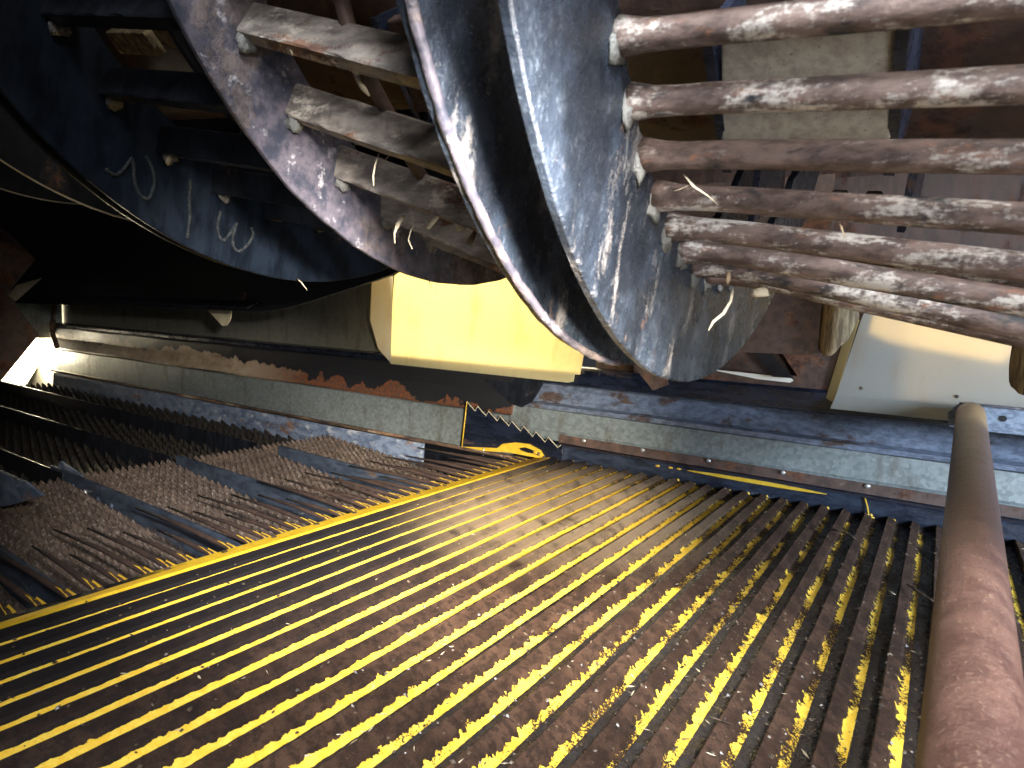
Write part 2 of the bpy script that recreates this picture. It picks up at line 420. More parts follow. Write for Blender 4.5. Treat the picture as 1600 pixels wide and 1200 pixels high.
def flange_me(name, s, ri, ro, a0, a1, th, cy, cz, seg=110, wob=.0, scallop=None):
    v = []; f = []
    for i in range(seg + 1):
        an = a0 + (a1 - a0) * i / seg
        k = wob * noise.noise(Vector((an * .21, s * 9, 0))) + wob * .6 * noise.noise(Vector((an * .9, s * 9, 3)))
        inner = ri
        if scallop:
            inner = ri + .006 * (.5 - .5 * math.cos(2 * math.pi * (an - scallop[0]) / scallop[1]))
        b = th * .18
        ring = [rp(s - th / 2, inner, an, cy, cz), rp(s - th / 2, ro + k - b, an, cy, cz), rp(s - th / 2 + b, ro + k, an, cy, cz),
                rp(s + th / 2 - b, ro + k, an, cy, cz), rp(s + th / 2, ro + k - b, an, cy, cz), rp(s + th / 2, inner, an, cy, cz)]
        v += ring
    for i in range(seg):
        for j in range(6):
            x = i * 6 + j; y = i * 6 + (j + 1) % 6
            f.append((x, y, y + 6, x + 6))
    f += [tuple(range(6)), tuple(range(seg * 6, seg * 6 + 6))]
    return mesh_of(name, v, f)


# ------------------------------------------------------------------ setting: machine interior
fl = put('machine_floor', box_me('machine_floor', -6, 1.6, -.3, 2.6, -.42, -.40), 'dark_paint'); tag(fl, 'dark steel bottom of the machine below the pan and sieve', kind='structure')
hs = put('machine_roof', box_me('machine_roof', -6, .05, .35, 1.9, 1.35, 1.38), 'dark_paint'); tag(hs, 'dark steel roof of the machine above the rotor', kind='structure')
bk = put('rear_wall', box_me('rear_wall', -6.02, -6.0, -.3, 2.6, -.4, 1.4), 'dark_paint'); tag(bk, 'dark rear end wall of the machine', kind='structure')
nw = put('near_side_wall', box_me('near_side_wall', -6, -1.3, -.02, .0, -.4, 1.4), 'dark_paint'); tag(nw, 'dark near side wall of the machine behind the door', kind='structure')
fwall = put('far_side_wall', box_me('far_side_wall', -6, -1.46, 1.50, 1.515, -.4, 1.35), 'galvanised_warm'); tag(fwall, 'grey zinc coated far side wall under the dark beam', kind='structure')
uw = put('upper_side_wall', box_me('upper_side_wall', -1.455, 1.2, 1.55, 1.565, .62, 1.35), 'rotor_brown'); tag(uw, 'rusty upper side wall behind the rotor', kind='structure')

lw = put('lower_side_wall', box_me('lower_side_wall', -1.455, 1.2, 1.505, 1.515, -.4, .236), 'dark_paint'); tag(lw, 'dark lower side wall behind the rails', kind='structure')
mw = put('middle_side_wall', box_me('middle_side_wall', -.745, -.175, 1.505, 1.515, .237, .62), 'rust_brown'); tag(mw, 'rusty side wall between the two covers', kind='structure')
hw = put('header_wall', box_me('header_wall', -.22, 1.2, 1.425, 1.437, .462, .66), 'rotor_brown'); tag(hw, 'rusty header wall above the cream cover', kind='structure')
# ------------------------------------------------------------------ grain pan
pan = empty('grain_pan', 'stepped grain pan with yellow striped ridges filling the lower half', 'grain pan', (-.25, .72, 0))
def child(name, me, mat, par):
    o = put(name, me, mat, par); o.matrix_parent_inverse = Matrix.Translation(par.location).inverted(); return o


child('pan_base', box_me('pan_base', -.838, .42, .03, 1.405, -.016, -.0035), 'dark_paint', pan)
Y0, Y1, HR = .04, 1.398, .0125


def ridge_mesh(seed):
    p = PITCH
    prof = [(0, -.003), (-.0006, HR * .5), (0, HR), (.0012, HR + .0007), (.003, HR * .97), (.012, HR * .66), (.38 * p, HR * .34), (.57 * p, .0012), (.61 * p, .0002), (.80 * p, 0), (p - .0008, 0), (p - .0008, -.003)]
    ns = 170; m = len(prof); v = []
    for i in range(ns + 1):
        y = Y0 + (Y1 - Y0) * i / ns
        sag = .0011 * noise.noise(Vector((y * 3.5, seed, 0))); sx = .0007 * noise.noise(Vector((y * 7, seed, 4)))
        for j, (x, z) in enumerate(prof):
            crust = 0
            if 2 <= j <= 10: crust = .00045 * noise.noise(Vector((y * 60, j * 3.3, seed)))
            if 8 <= j <= 10: crust += .0012 * max(0, noise.noise(Vector((y * 45, j * 1.1, seed + 9))))
            v.append((x + (sx if j < 11 else 0), y, z + crust + (sag if 2 <= j <= 9 else 0)))
    f = []
    for i in range(ns):
        for j in range(m - 1):
            a = i * m + j; f.append((a, a + 1, a + 1 + m, a + m))
    return mesh_of('ridge', v, f, False)


rm = [ridge_mesh(k * 13.7) for k in range(5)]
for m_ in rm: m_.materials.append(MATS['pan_steel'])
k = 0
x = .002 - .53 * PITCH - 20 * PITCH
while x < .40:
    o = child('ridge', rm[k % 5], None, pan); o.location = (x, 0, 0); k += 1; x += PITCH
# rear lip: flat bar bolted to the pan with countersunk screws
lip = child('rear_lip', plate_me('rear_lip', [(-.842, .03, .003), (-.842, 1.40, .003), (-.802, 1.40, .0105), (-.802, .03, .0105)], (0, 0, -.004)), 'lip_paint', pan)
sc_me = None
for i in range(15):
    y = .27 + i * .082
    ring = [(-.829 + .0042 * math.cos(t), y + .0042 * math.sin(t), .0063) for t in [2 * math.pi * q / 12 for q in range(12)]]
    s_ = child('screw', plate_me('screw', ring, (.0003, 0, .0012)), 'crumb' if i > 2 else 'rust_brown', pan)
# fingers reaching back over the sieve
fgs = []
for q in range(4):
    L = .17 + .045 * q
    pts = [(0, 0, 0), (-.02, 0, .001), (-L * .5, .001 * q, .003), (-L, .002, .000)]
    fgs.append(tube_me('finger', pts, [.0036, .0042, .0036, .0016], 8))
    fgs[-1].materials.append(MATS['finger_brown'])
tipme = plate_me('finger_foot', [(-.010, -.0035, .0036), (-.046, -.001, .0058), (-.024, .001, .0050), (-.034, .0065, .0040), (-.006, .0060, .0034)], (0, 0, -.003)); tipme.materials.append(MATS['yellow_paint'])
for i in range(41):
    y = .145 + i * .0305
    o = child('finger', fgs[(i * 7) % 4], None, pan); o.location = (-.842, y + random.uniform(-.002, .002), -.0035)
    o.rotation_euler = (0, R(random.uniform(-1.5, 2.5)), R(random.uniform(-1.6, 1.6)))
    t_ = put('finger_foot', tipme, None, o)
    t_.location = (0, 0, .0)

# side rail of the pan
rail = empty('pan_side_rail', 'black side rail with a yellow paint streak along the far edge of the pan', 'rail', (-.25, 1.41, 0))
child('rail_body', extr_x('rail_body', [(1.399, 0), (1.402, .037), (1.405, .040), (1.432, .042), (1.432, .037), (1.409, .035), (1.406, 0)], -.80, .42, 40, .0016), 'rail_navy', rail)
st = []
for i in range(21):
    t = i / 20; w = .0042 * math.sin(math.pi * t) ** .7 + .0004
    xx = -.45 + .285 * t; ww = .0008 * noise.noise(Vector((t * 14, 0, 0)))
    st.append((xx, w + ww))
up_ = [(x_, 1.3985, .0345 + w_) for x_, w_ in st]; dn_ = [(x_, 1.3982, .0345 - w_ * .75) for x_, w_ in reversed(st)]
child('paint_streak', plate_me('paint_streak', up_ + dn_, (0, .004, 0)), 'yellow_paint', rail)
for i, (x_, z_) in enumerate([(-.52, .033), (-.49, .034), (-.47, .0345)]):
    child('paint_drip', blob_me('paint_drip', (x_, 1.400, z_), .0035, i, (1.6, .5, .7)), 'yellow_paint', rail)
for i in range(19):
    x_ = .002 - .25 * PITCH - (19 - i) * PITCH
    if i % 5 == 4 and i < 14: continue
    child('paint_dab', blob_me('paint_dab', (x_, 1.398, .006 + .003 * random.random()), .0045 * random.uniform(.4, 1), i * 3.3, (.9, .6, 1)), 'yellow_paint', rail)
child('clip', tube_me('clip', [(-.098, 1.400, .040), (-.092, 1.396, .024), (-.088, 1.392, .008), (-.078, 1.391, .006)], .0016, 6), 'yellow_paint', rail)

# ------------------------------------------------------------------ toothed corner plate
tp = empty('toothed_plate', 'black corner plate with saw teeth and yellow edges at the pan corner', 'plate', (-.93, 1.39, 0))
E0 = Vector((-1.075, 1.39, .117)); E1 = Vector((-.772, 1.39, .046)); d_ = (E1 - E0); nt = 8
top = []
for i in range(nt):
    b0 = E0 + d_ * (i / nt); b1 = E0 + d_ * ((i + .78) / nt)
    top += [b0 + Vector((0, 0, .006)), b1 + Vector((0, 0, -.010))]
top.append(E1)
poly = [Vector((-1.087, 1.39, -.013)), *[Vector(p) for p in top], Vector((-.765, 1.39, .010)), Vector((-.80, 1.39, .002)), Vector((-.925, 1.39, .004))]
child('plate_body', plate_me('plate_body', poly, (0, .005, 0)), 'beam_black', tp)
child('edge_trim', tube_me('edge_trim', [p + Vector((0, -.0006, 0)) for p in top], .0011, 6, False), 'cream_plate', tp)
child('edge_trim', tube_me('edge_trim', [(-1.0745, 1.389, .121), (-1.0865, 1.389, -.012)], .0016, 6), 'yellow_paint', tp)
child('base_flap', plate_me('base_flap', [(-1.087, 1.388, -.013), (-1.087, 1.388, -.005), (-.962, 1.387, .010), (-.945, 1.386, .024), (-.905, 1.386, .034), (-.862, 1.386, .036), (-.828, 1.386, .026), (-.814, 1.386, .010), (-.822, 1.386, .004), (-.925, 1.387, .004)], (0, -.003, 0)), 'yellow_paint', tp)
child('paint_gap', plate_me('paint_gap', [(-.892, 1.3825, .021), (-.872, 1.3825, .026), (-.848, 1.3825, .022), (-.838, 1.3825, .014), (-.866, 1.3825, .013), (-.885, 1.3825, .016)], (0, -.0008, 0)), 'dark_paint', tp)
for i in range(5):
    child('paint_lump', blob_me('paint_lump', (-.84 + .008 * i, 1.382, .018 - .003 * i), .006 - .0006 * i, 5 + i, (1, .6, .8), .7), 'yellow_paint' if i % 2 == 0 else 'crumb', tp)
child('cotter_pin', tube_me('cotter_pin', [(-1.008, 1.384, -.018), (-1.006, 1.383, .004)], .0016, 6), 'steel_bright', tp)

# ------------------------------------------------------------------ far side rails above the pan (front part) and above the sieve (rear part)
gs = empty('galvanised_strip', 'grey zinc strip with rivets just above the pan side rail', 'strip', (-.25, 1.45, .08))
child('strip_body', extr_x('strip_body', [(1.432, .045), (1.436, .064), (1.440, .068), (1.452, .120), (1.458, .122), (1.458, .045)], -.965, .46, 60, .002, seed=2), 'galvanised', gs)
child('riveted_flange', extr_x('riveted_flange', [(1.425, .043), (1.4305, .0630), (1.4335, .0635), (1.431, .043)], -.80, .46, 60, .0012, seed=4), 'rust_brown', gs)
rv = blob_me('rivet', (0, 0, 0), .0058, 1, (1, .45, .8), .1); rv.materials.append(MATS['steel_bright'])
for i in range(7):
    o = child('rivet', rv, None, gs); o.location = (-.728 + .1575 * i, 1.4265, .0585)
lg = put('stained_ledge', extr_x('stained_ledge', [(1.453, .1225), (1.447, .1235), (1.447, .134), (1.466, .139), (1.494, .186), (1.50, .186), (1.50, .1225)], -.958, .46, 60, .002, seed=7), 'ledge_stained')
tag(lg, 'bluish painted ledge with brown stains above the zinc strip', 'ledge')
bb = put('black_beam', extr_x('black_beam', [(1.470, .187), (1.452, .192), (1.452, .232), (1.458, .238), (1.50, .238), (1.50, .187)], -1.46, .46, 40, .0012, seed=5), 'beam_black')
tag(bb, 'black painted beam running under both cream covers', 'beam')
# dark rubber lobe hanging behind the toothed plate
lobe = put('rubber_flap', plate_me('rubber_flap', [(-1.10, 1.444, .205), (-.86, 1.444, .205), (-.875, 1.444, .175), (-.90, 1.444, .135), (-.93, 1.444, .118), (-.965, 1.444, .124), (-1.0, 1.444, .15), (-1.05, 1.444, .178)], (0, .006, 0)), 'dark_paint')
tag(lobe, 'black rubber flap hanging behind the toothed plate', 'flap')

rs = put('rust_strip', extr_x('rust_strip', [(1.444, .094), (1.440, .100), (1.452, .150), (1.440, .200), (1.444, .207), (1.498, .207), (1.498, .094)], -3.85, -.960, 80, .004, seed=9), 'flaking_strip')
tag(rs, 'tan and black flaking rust strip along the rear far wall', 'strip')
hr = put('top_rail', extr_x('top_rail', [(1.432, .210), (1.430, .221), (1.436, .226), (1.498, .228), (1.498, .210)], -3.87, -1.425, 60, .0012, seed=3), 'beam_black')
tag(hr, 'thin dark rail with a bright edge above the rust strip', 'rail')
g2 = put('zinc_skirt', extr_x('zinc_skirt', [(1.450, -.020), (1.446, .088), (1.450, .091), (1.497, .091), (1.497, -.020)], -3.85, -.968, 60, .003, seed=1), 'galvanised')
tag(g2, 'grey zinc skirt between the rust strip and the sieve', 'strip')
rl = put('sieve_ledge', extr_x('sieve_ledge', [(1.322, .004), (1.318, .012), (1.40, -.008), (1.448, -.022), (1.448, -.034), (1.40, -.020)], -3.6, -.90, 60, .003, seed=11), 'rust_ledge')
tag(rl, 'rusty sloping ledge beside the sieve', 'ledge')
br = put('sieve_side_rail', extr_x('sieve_side_rail', [(1.300, -.10), (1.304, -.004), (1.308, .003), (1.316, .003), (1.314, -.10)], -3.5, -1.16, 60, .003, seed=12), 'blue_rail')
tag(br, 'worn blue side rail of the sieve', 'rail')

# ------------------------------------------------------------------ sieve: toothed louvre slats between dividers
LANES = [(.095, .337), (.347, .578), (.588, .808), (.818, 1.043), (1.053, 1.292)]


def slat_mesh(w, nt, rise, run, seed, lean=.0):
    """one louvre: a base strip with curved teeth pointing back and up"""
    v = []; f = []
    tw = w / nt
    for i in range(nt):
        y = i * tw; rr = random.Random(seed * 100 + i)
        prof = [(0., 0.), (-run * .40, rise * .34), (-run * .72, rise * .68), (-run * .92, rise * .93), (-run, rise * (1 + rr.uniform(-.06, .06)))]
        wid = [1., 1., .92, .70, .34]
        b = len(v)
        for (x_, z_), q in zip(prof, wid):
            c0 = y + tw * .5
            for e_ in (-.5, 0, .5):
                v.append((x_ + rr.uniform(-.0008, .0008), c0 + e_ * tw * q * .98 + lean * z_, z_ + (.0030 if e_ == 0 else -.0018) * (1 if x_ < 0 else .5) + rr.uniform(-.0007, .0007)))
        for r_ in range(4):
            for e_ in range(2):
                a = b + r_ * 3 + e_; f.append((a, a + 1, a + 4, a + 3))
    me = mesh_of('slat', v, f)
    return me


def add_sieve(root, xs, zf, mat, nt, rise, run, zdiv, lanes, sm):
    for li, (y0, y1) in enumerate(lanes):
        vs = [slat_mesh(y1 - y0, nt, rise, run, li * 7 + q) for q in range(2)]
        for me in vs: me.materials.append(MATS[mat])
        for i, x_ in enumerate(xs):
            o = child('slat', vs[i % 2], None, root); o.location = (x_, y0, zf(x_)); o.rotation_euler = (0, R(random.uniform(-2, 2)), 0)


sv = empty('front_sieve', 'brown dusty toothed sieve right behind the yellow lip', 'sieve', (-1.2, .7, -.1))
xs = [-.845 - .0262 * i for i in range(25)]
add_sieve(sv, xs, lambda x_: -.092 + .050 * ((-.845 - x_) / .62), 'sieve_brown', 15, .022, .048, 0, LANES, 0)
DIV = [(.342, -1.20), (.583, -1.585), (.813, -1.50), (1.048, -1.43)]
for y_, xr in DIV:
    prof = [(-.84, -.075), (-.84, -.022), (-.90, -.013), (xr, -.004), (xr - .002, -.032), (xr + .07, -.037), (xr + .09, -.085), (-1.0, -.10)]
    child('divider', plate_me('divider', [(a_, y_ - .0035, z_) for a_, z_ in prof], (0, .007, 0), .0008), 'navy_divider', sv)
for i in range(4):
    child('bolt', blob_me('bolt', (-1.47 + .055 * i, .577, -.028 - .003 * i), .006, i, (1, .6, 1), .1), 'steel_bright' if i == 1 else 'navy_divider', sv)
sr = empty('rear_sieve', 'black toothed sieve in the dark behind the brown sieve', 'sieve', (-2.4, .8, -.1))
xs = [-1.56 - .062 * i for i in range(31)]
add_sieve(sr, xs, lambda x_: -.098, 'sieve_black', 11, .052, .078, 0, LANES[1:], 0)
for y_ in (.583, .813, 1.048):
    child('divider', plate_me('divider', [(-1.52, y_ - .0055, -.115), (-1.52, y_ - .0055, -.010), (-3.5, y_ - .0055, -.006), (-3.5, y_ - .0055, -.115)], (0, .004, 0)), 'dark_paint', sr)
child('side_tab', plate_me('side_tab', [(-1.274, .412, .010), (-1.16, .412, .046), (-1.225, .412, .056), (-1.55, .412, .056), (-1.55, .412, -.02), (-1.33, .412, -.006)], (0, .005, 0)), 'blue_rail', sr)
child('side_tab', plate_me('side_tab', [(-1.497, .600, -.030), (-1.49, .600, -.013), (-1.588, .600, .001), (-1.602, .600, -.012)], (0, .005, 0)), 'blue_rail', sr)

# ------------------------------------------------------------------ front concave: round rods welded to the big end flange
RC = .305
fc = empty('rod_concave', 'curved grate of round rusty rods on a dark worn flange at upper right', 'grate', tuple(rp(.182, .4, -107)))
child('flange', flange_me('flange', .182, .297, .402, -205, -20, .0075, .572, .332, 140, .0006, (-140.4, 6.9)), 'flange_paint', fc)
for i in range(-4, 13):
    an = -140.4 + 6.9 * i
    r0 = .0082
    L = [.179, .172, .164, .15, .13] + [.13 - .04 * q for q in range(1, 12)]
    kk = .11 * max(0., min(1., (an + 128) / 30.))
    pts = [rp(s_, RC + kk * max(0., .15 - s_) - .001 * (q > 3) + .0006 * noise.noise(Vector((s_ * 9, i, 0))), an + .10 * noise.noise(Vector((s_ * 6, i, 5))), .572, .332) for q, s_ in enumerate(L)]
    rads = [r0 * 1.38, r0 * 1.22, r0 * 1.06] + [r0 * (1 + .02 * noise.noise(Vector((q, i, 2)))) for q in range(len(L) - 3)]
    child('rod', tube_me('rod', pts, rads, 20), 'rusty_rod', fc)
    w_ = rp(.1780, RC + .007, an + .2); child('weld', blob_me('weld', w_, .0092, i * 2.1, (.40, 1.0, 1.15), .8), 'weld', fc)
child('front_flange', flange_me('front_flange', -.312, .290, .402, -205, -20, .008, .572, .332, 90), 'flange_paint', fc)

# ------------------------------------------------------------------ middle grate: flat bars between two flanges
mg = empty('flat_bar_grate', 'curved grate of flat dusty bars between two rusty flanges at top centre', 'grate', tuple(rp(.481, .4, -100)))
child('flange', flange_me('flange', .481, .325, .400, -205, -20, .006, .576, .384, 130, .0012), 'flange_rusty', mg)
child('flange', flange_me('flange', .246, .300, .400, -205, -20, .0085, .577, .334, 130, .0014), 'flange_paint', mg)
child('edge_bead', tube_me('edge_bead', [rp(.2415, .3985 + .0010 * noise.noise(Vector((q * .8, 0, 0))), -170 + q * 1.1, .577, .334) for q in range(70)], [.0033 * (1 + .3 * noise.noise(Vector((q * 1.3, 5, 0)))) for q in range(70)], 8), 'flange_rusty', mg)


def flat_bar(p0, p1, c0, c1, ang, broad, thick, seed):
    v = []; f = []; ns = 26
    na = R(ang - 68)
    nrm = U * math.cos(na) + V * math.sin(na); tan = U * -math.sin(na) + V * math.cos(na)
    for i in range(ns + 1):
        t = i / ns; c = p0.lerp(p1, t)
        for j, (a_, b_) in enumerate([(-.5, -.5), (-.5, .42), (-.44, .5), (.44, .5), (.5, .42), (.5, -.5)]):
            d = .0011 * noise.noise(Vector((t * 11, j * 2., seed))) + .0006 * noise.noise(Vector((t * 40, j * 2., seed)))
            v.append(c + tan * (a_ * broad + d) + nrm * (b_ * thick + d))
    for i in range(ns):
        for j in range(6):
            a = i * 6 + j; b = i * 6 + (j + 1) % 6; f.append((a, b, b + 6, a + 6))
    f += [tuple(range(6)), tuple(range(ns * 6, ns * 6 + 6))]
    return mesh_of('flat_bar', v, f)


for i in range(-3, 9):
    an = -140.7 + 10.6 * i
    p0 = rp(.479, .346, an, .576, .384); p1 = rp(.25, .346, an + 1.0, .577, .336)
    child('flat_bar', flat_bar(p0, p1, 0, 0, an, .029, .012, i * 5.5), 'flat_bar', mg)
    child('weld', blob_me('weld', rp(.475, .360, an + 1.5, .576, .384), .0085, i * 1.9, (.6, 1, 1), .7), 'weld', mg)
for s_ in (.37, .30):
    child('cross_wire', tube_me('cross_wire', [rp(s_ + .0006 * q, .331 - .002 * math.sin(q), -172 + 3 * q, .576, .36) for q in range(38)], .0055, 8), 'rust_brown', mg)

# ------------------------------------------------------------------ rear grate: dark flange with chalk marks
rg = empty('rear_grate', 'dark rear grate with chalk marks on its blue black flange', 'grate', tuple(rp(.744, .45, -100)))
CYD, CZD, RD = .572, .413, .4545
worn_paint('flange_navy', (.003, .005, .009), (.008, .013, .022), .15, .2, dust=(.04, .042, .045), gloss=.4)
MATS['flange_navy'].node_tree.nodes['Principled BSDF'].inputs['Specular IOR Level'].default_value = .2
child('flange', flange_me('flange', .744, .345, RD, -205, -20, .006, CYD, CZD, 130, .0006), 'flange_navy', rg)
child('flange', flange_me('flange', .775, .345, RD + .001, -205, -20, .006, CYD, CZD + .003, 130, .0006), 'dark_paint', rg)
for i in range(-3, 9):
    an = -143 + 11 * i
    p0 = rp(.742, .367, an, CYD, CZD); p1 = rp(.486, .352, an + 1, .576, .386)
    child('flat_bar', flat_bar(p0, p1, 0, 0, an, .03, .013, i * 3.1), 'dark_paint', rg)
    child('weld', blob_me('weld', rp(.737, .377, an + 2, CYD, CZD), .0085, i * 2.7, (.5, 1, 1), .8), 'weld', rg)
child('cross_wire', tube_me('cross_wire', [rp(.60, .345, -170 + 3 * q, .574, .40) for q in range(40)], .005, 8), 'dark_paint', rg)


def pix(px_, py_, s_):
    """point on the flange plane at s_ that lies on the ray of a photo pixel (chalk strokes are drawn on the flange face)"""
    d = rt * ((px_ - 800) / 1000) + dn * ((py_ - 600) / 1000) + fw
    return O + d * (s_ / d.dot(A))


STROKES = [
    [(660, 255), (720, 295), (780, 250), (825, 190), (835, 240), (840, 330), (870, 410), (920, 445), (950, 400), (965, 320), (945, 240), (910, 170)],
    [(1190, 320), (1185, 400), (1182, 480), (1185, 560), (1170, 690)],
    [(1380, 520), (1360, 600), (1370, 670), (1400, 700), (1450, 640), (1480, 590), (1455, 680), (1460, 740), (1490, 770), (1540, 740), (1580, 670), (1570, 620)]]
for st_ in STROKES:
    pts = [pix(x_ / 4, 200 + y_ / 4, .7405) for x_, y_ in st_]
    sm = []
    for i in range(len(pts) - 1):
        for q in range(4):
            p_1 = pts[max(i - 1, 0)]; p0 = pts[i]; p1 = pts[i + 1]; p2 = pts[min(i + 2, len(pts) - 1)]; t = q / 4
            sm.append(.5 * ((2 * p0) + (p1 - p_1) * t + (2 * p_1 - 5 * p0 + 4 * p1 - p2) * t * t + (3 * p0 - p_1 - 3 * p1 + p2) * t ** 3))
    sm.append(pts[-1])
    child('chalk_mark', tube_me('chalk_mark', sm, [.0019 * (1 + .5 * noise.noise(Vector((q * .9, 3, 1)))) for q in range(len(sm))], 6), 'chalk', rg)
for s_, r_, cz_, lab in ((1.10, .452, .462, 'thin rimmed dark ring behind the chalk marked flange at left'), (1.52, .452, .485, 'farthest dark ring with a faint rim at the left edge')):
    rr_ = empty('ring_flange', lab, 'ring', tuple(rp(s_, r_, -100, CYD, cz_)))
    child('ring_plate', flange_me('ring_plate', s_, .33, r_, -205, -20, .005, CYD, cz_, 110), 'dark_paint', rr_)
    child('rim', tube_me('rim', [rp(s_ - .003, r_ + .001, -190 + 1.5 * q, CYD, cz_) for q in range(110)], .0014, 6), 'cream_plate', rr_)  # cream colour stands for light catching the dark ring's edge

# ------------------------------------------------------------------ rotor inside the grates
ro_ = empty('rotor', 'rusty brown rotor drum behind the round rods', 'rotor', tuple(rp(.1, .2, -90)))
dm = []
child('drum', tube_me('drum', [rp(1.9 - .1 * q, .0, 0, .572, .332 + (.05 if q < 15 else .0)) for q in range(28)], .195, 48), 'rotor_brown', ro_)
for an, s0, s1, mat in ((-127.5, .052, .142, 'rotor_plate'), (-70, .05, .16, 'rotor_plate'), (-165, -.30, -.16, 'rotor_plate'), (-120, -.32, -.2, 'rotor_brown'), (-135, .30, .40, 'rotor_brown')):
    r1 = .252; hw = 8.2
    a0_, a1_ = an - hw, an + hw
    pl = [rp(s0, r1, a0_), rp(s1, r1, a0_), rp(s1 + .008, r1 + .004, a1_), rp(s0 - .004, r1 + .004, a1_)]
    nrm = (U * math.cos(R(an)) + V * math.sin(R(an)))
    b_ = child('rasp_plate', plate_me('rasp_plate', pl, -nrm * .012, .002), mat, ro_)
    for s_ in (s0 - .007, s1 + .004):
        sp = [rp(s_, r1 + .006, a0_ - 1), rp(s_, r1 + .008, a1_ + 6), rp(s_, .18, a1_ + 6), rp(s_, .18, a0_ - 1)]
        child('side_cheek', plate_me('side_cheek', sp, A * .006), 'beam_black', ro_)
    for s_ in (s0 + .022, s0 + .052):
        child('lug', plate_me('lug', [rp(s_, r1 + .004, a1_ + 2.2), rp(s_ + .018, r1 + .004, a1_ + 2.2), rp(s_ + .016, r1 + .006, a1_ + 6.0), rp(s_ + .003, r1 + .006, a1_ + 6.0)], -nrm * .010, .0015), mat, ro_)

for s0, s1 in ((.838, .920), (.750, .818)):
    nrm = (U * math.cos(R(-134)) + V * math.sin(R(-134)))
    child('lit_opening_plate', plate_me('lit_opening_plate', [rp(s1, .23, -139, .572, .382), rp(s0, .23, -137, .572, .382), rp(s0, .23, -130, .572, .382), rp(s1, .23, -132.5, .572, .382)], -nrm * .012, .001), 'worn_fibre', ro_)  # tan plates stand in for light openings beyond, their light put into the colour

# ------------------------------------------------------------------ cream covers in the far side openings
cl = empty('yellow_cover', 'glowing yellow cover with a folded end between the grate and the beam', 'cover', (-1.1, 1.44, .2))
Yc = 1.44
child('cover_sheet', plate_me('cover_sheet', [(-1.425, Yc, .206), (-1.415, Yc, .199), (-.79, Yc, .199), (-.775, Yc, .203), (-.772, Yc, .222), (-.757, Yc, .222), (-.748, Yc, .285), (-.70, Yc, .62), (-1.40, Yc, .62), (-1.415, Yc, .42)], (0, .004, 0)), 'cover_yellow', cl)
child('folded_end', plate_me('folded_end', [(-1.4185, 1.438, .205), (-1.4185, 1.385, .247), (-1.4185, 1.349, .333), (-1.4185, 1.353, .465), (-1.4185, 1.431, .500), (-1.4185, 1.438, .52)], (.003, 0, 0)), 'cover_cream', cl)
cr = empty('cream_cover', 'pale cream cover half in shadow at the right behind the shaft', 'cover', (.05, 1.44, .2))
child('cover_sheet', plate_me('cover_sheet', [(-.170, Yc, .232), (.46, Yc, .232), (.46, Yc, .47), (-.115, Yc, .47), (-.139, Yc, .384)], (0, .004, 0)), 'cover_cream', cr)
child('lower_fold', plate_me('lower_fold', [(-.170, Yc + .001, .2335), (.46, Yc + .001, .2335), (.46, Yc - .020, .205), (-.176, Yc - .020, .205)], (0, .003, .003)), 'cover_cream', cr)
child('left_fold', plate_me('left_fold', [(-.173, Yc + .0, .215), (-.142, Yc + .0, .384), (-.158, Yc + .012, .40), (-.190, Yc + .012, .222)], (0, .003, 0)), 'cover_yellow', cr)
for x_ in (-.127, .030):
    child('screw', blob_me('screw', (x_, 1.438, .250), .0035, 2, (1, .5, 1), .1), 'crumb', cr)
# added unseen blocker outside, its edge throws the ragged shadow on the cream cover
sh = put('shadow_blocker', plate_me('shadow_blocker', [(-.30, 1.62, .10), (-.30, 1.62, 0.397), (-.16, 1.62, 0.404), (-.12, 1.62, 0.422), (-.075, 1.62, 0.414), (-.02, 1.62, 0.387), (.06, 1.62, 0.374), (.125, 1.62, 0.364), (.135, 1.62, 0.390), (.175, 1.62, 0.394), (.185, 1.62, 0.424), (.215, 1.62, 0.430), (.225, 1.62, 0.444), (.55, 1.62, 0.437), (.55, 1.62, .10)], (0, .004, 0)), 'rust_brown')
tag(sh, 'ragged rusty blocker added outside the cream cover to shape its shadow', 'blocker')

# rusty plates seen between the cover and the concave
bp = put('rust_bracket', plate_me('rust_bracket', [(-.62, 1.462, .238), (-.142, 1.462, .238), (-.12, 1.462, .34), (-.10, 1.462, .46), (-.30, 1.462, .46), (-.30, 1.462, .33), (-.25, 1.462, .262), (-.40, 1.462, .262), (-.62, 1.462, .262)], (0, .005, 0)), 'rust_brown')
tag(bp, 'brown rusty bracket plate standing on the black beam', 'bracket')
st2 = put('stay_bar', plate_me('stay_bar', [(-.37, 1.40, .352), (-.335, 1.40, .352), (-.255, 1.44, .258), (-.295, 1.44, .258)], (0, .006, 0)), 'dark_paint')
tag(st2, 'short dark diagonal stay bar beside the rusty bracket', 'bar')
gp = put('dark_guard', plate_me('dark_guard', [(-.40, 1.20, .312), (-.17, 1.20, .318), (-.175, 1.20, .62), (-.42, 1.20, .62)], (0, .006, 0)), 'rust_brown')
tag(gp, 'dark scuffed guard plate hanging right of the big flange', 'guard')
slit = put('bright_strip', plate_me('bright_strip', [(-.44, 1.456, .262), (-.262, 1.456, .258), (-.256, 1.456, .252), (-.262, 1.456, .247), (-.33, 1.456, .249)], (0, .004, 0)), 'white_plate')
tag(slit, 'small white strip lying on the beam under the stay bar', 'strip')


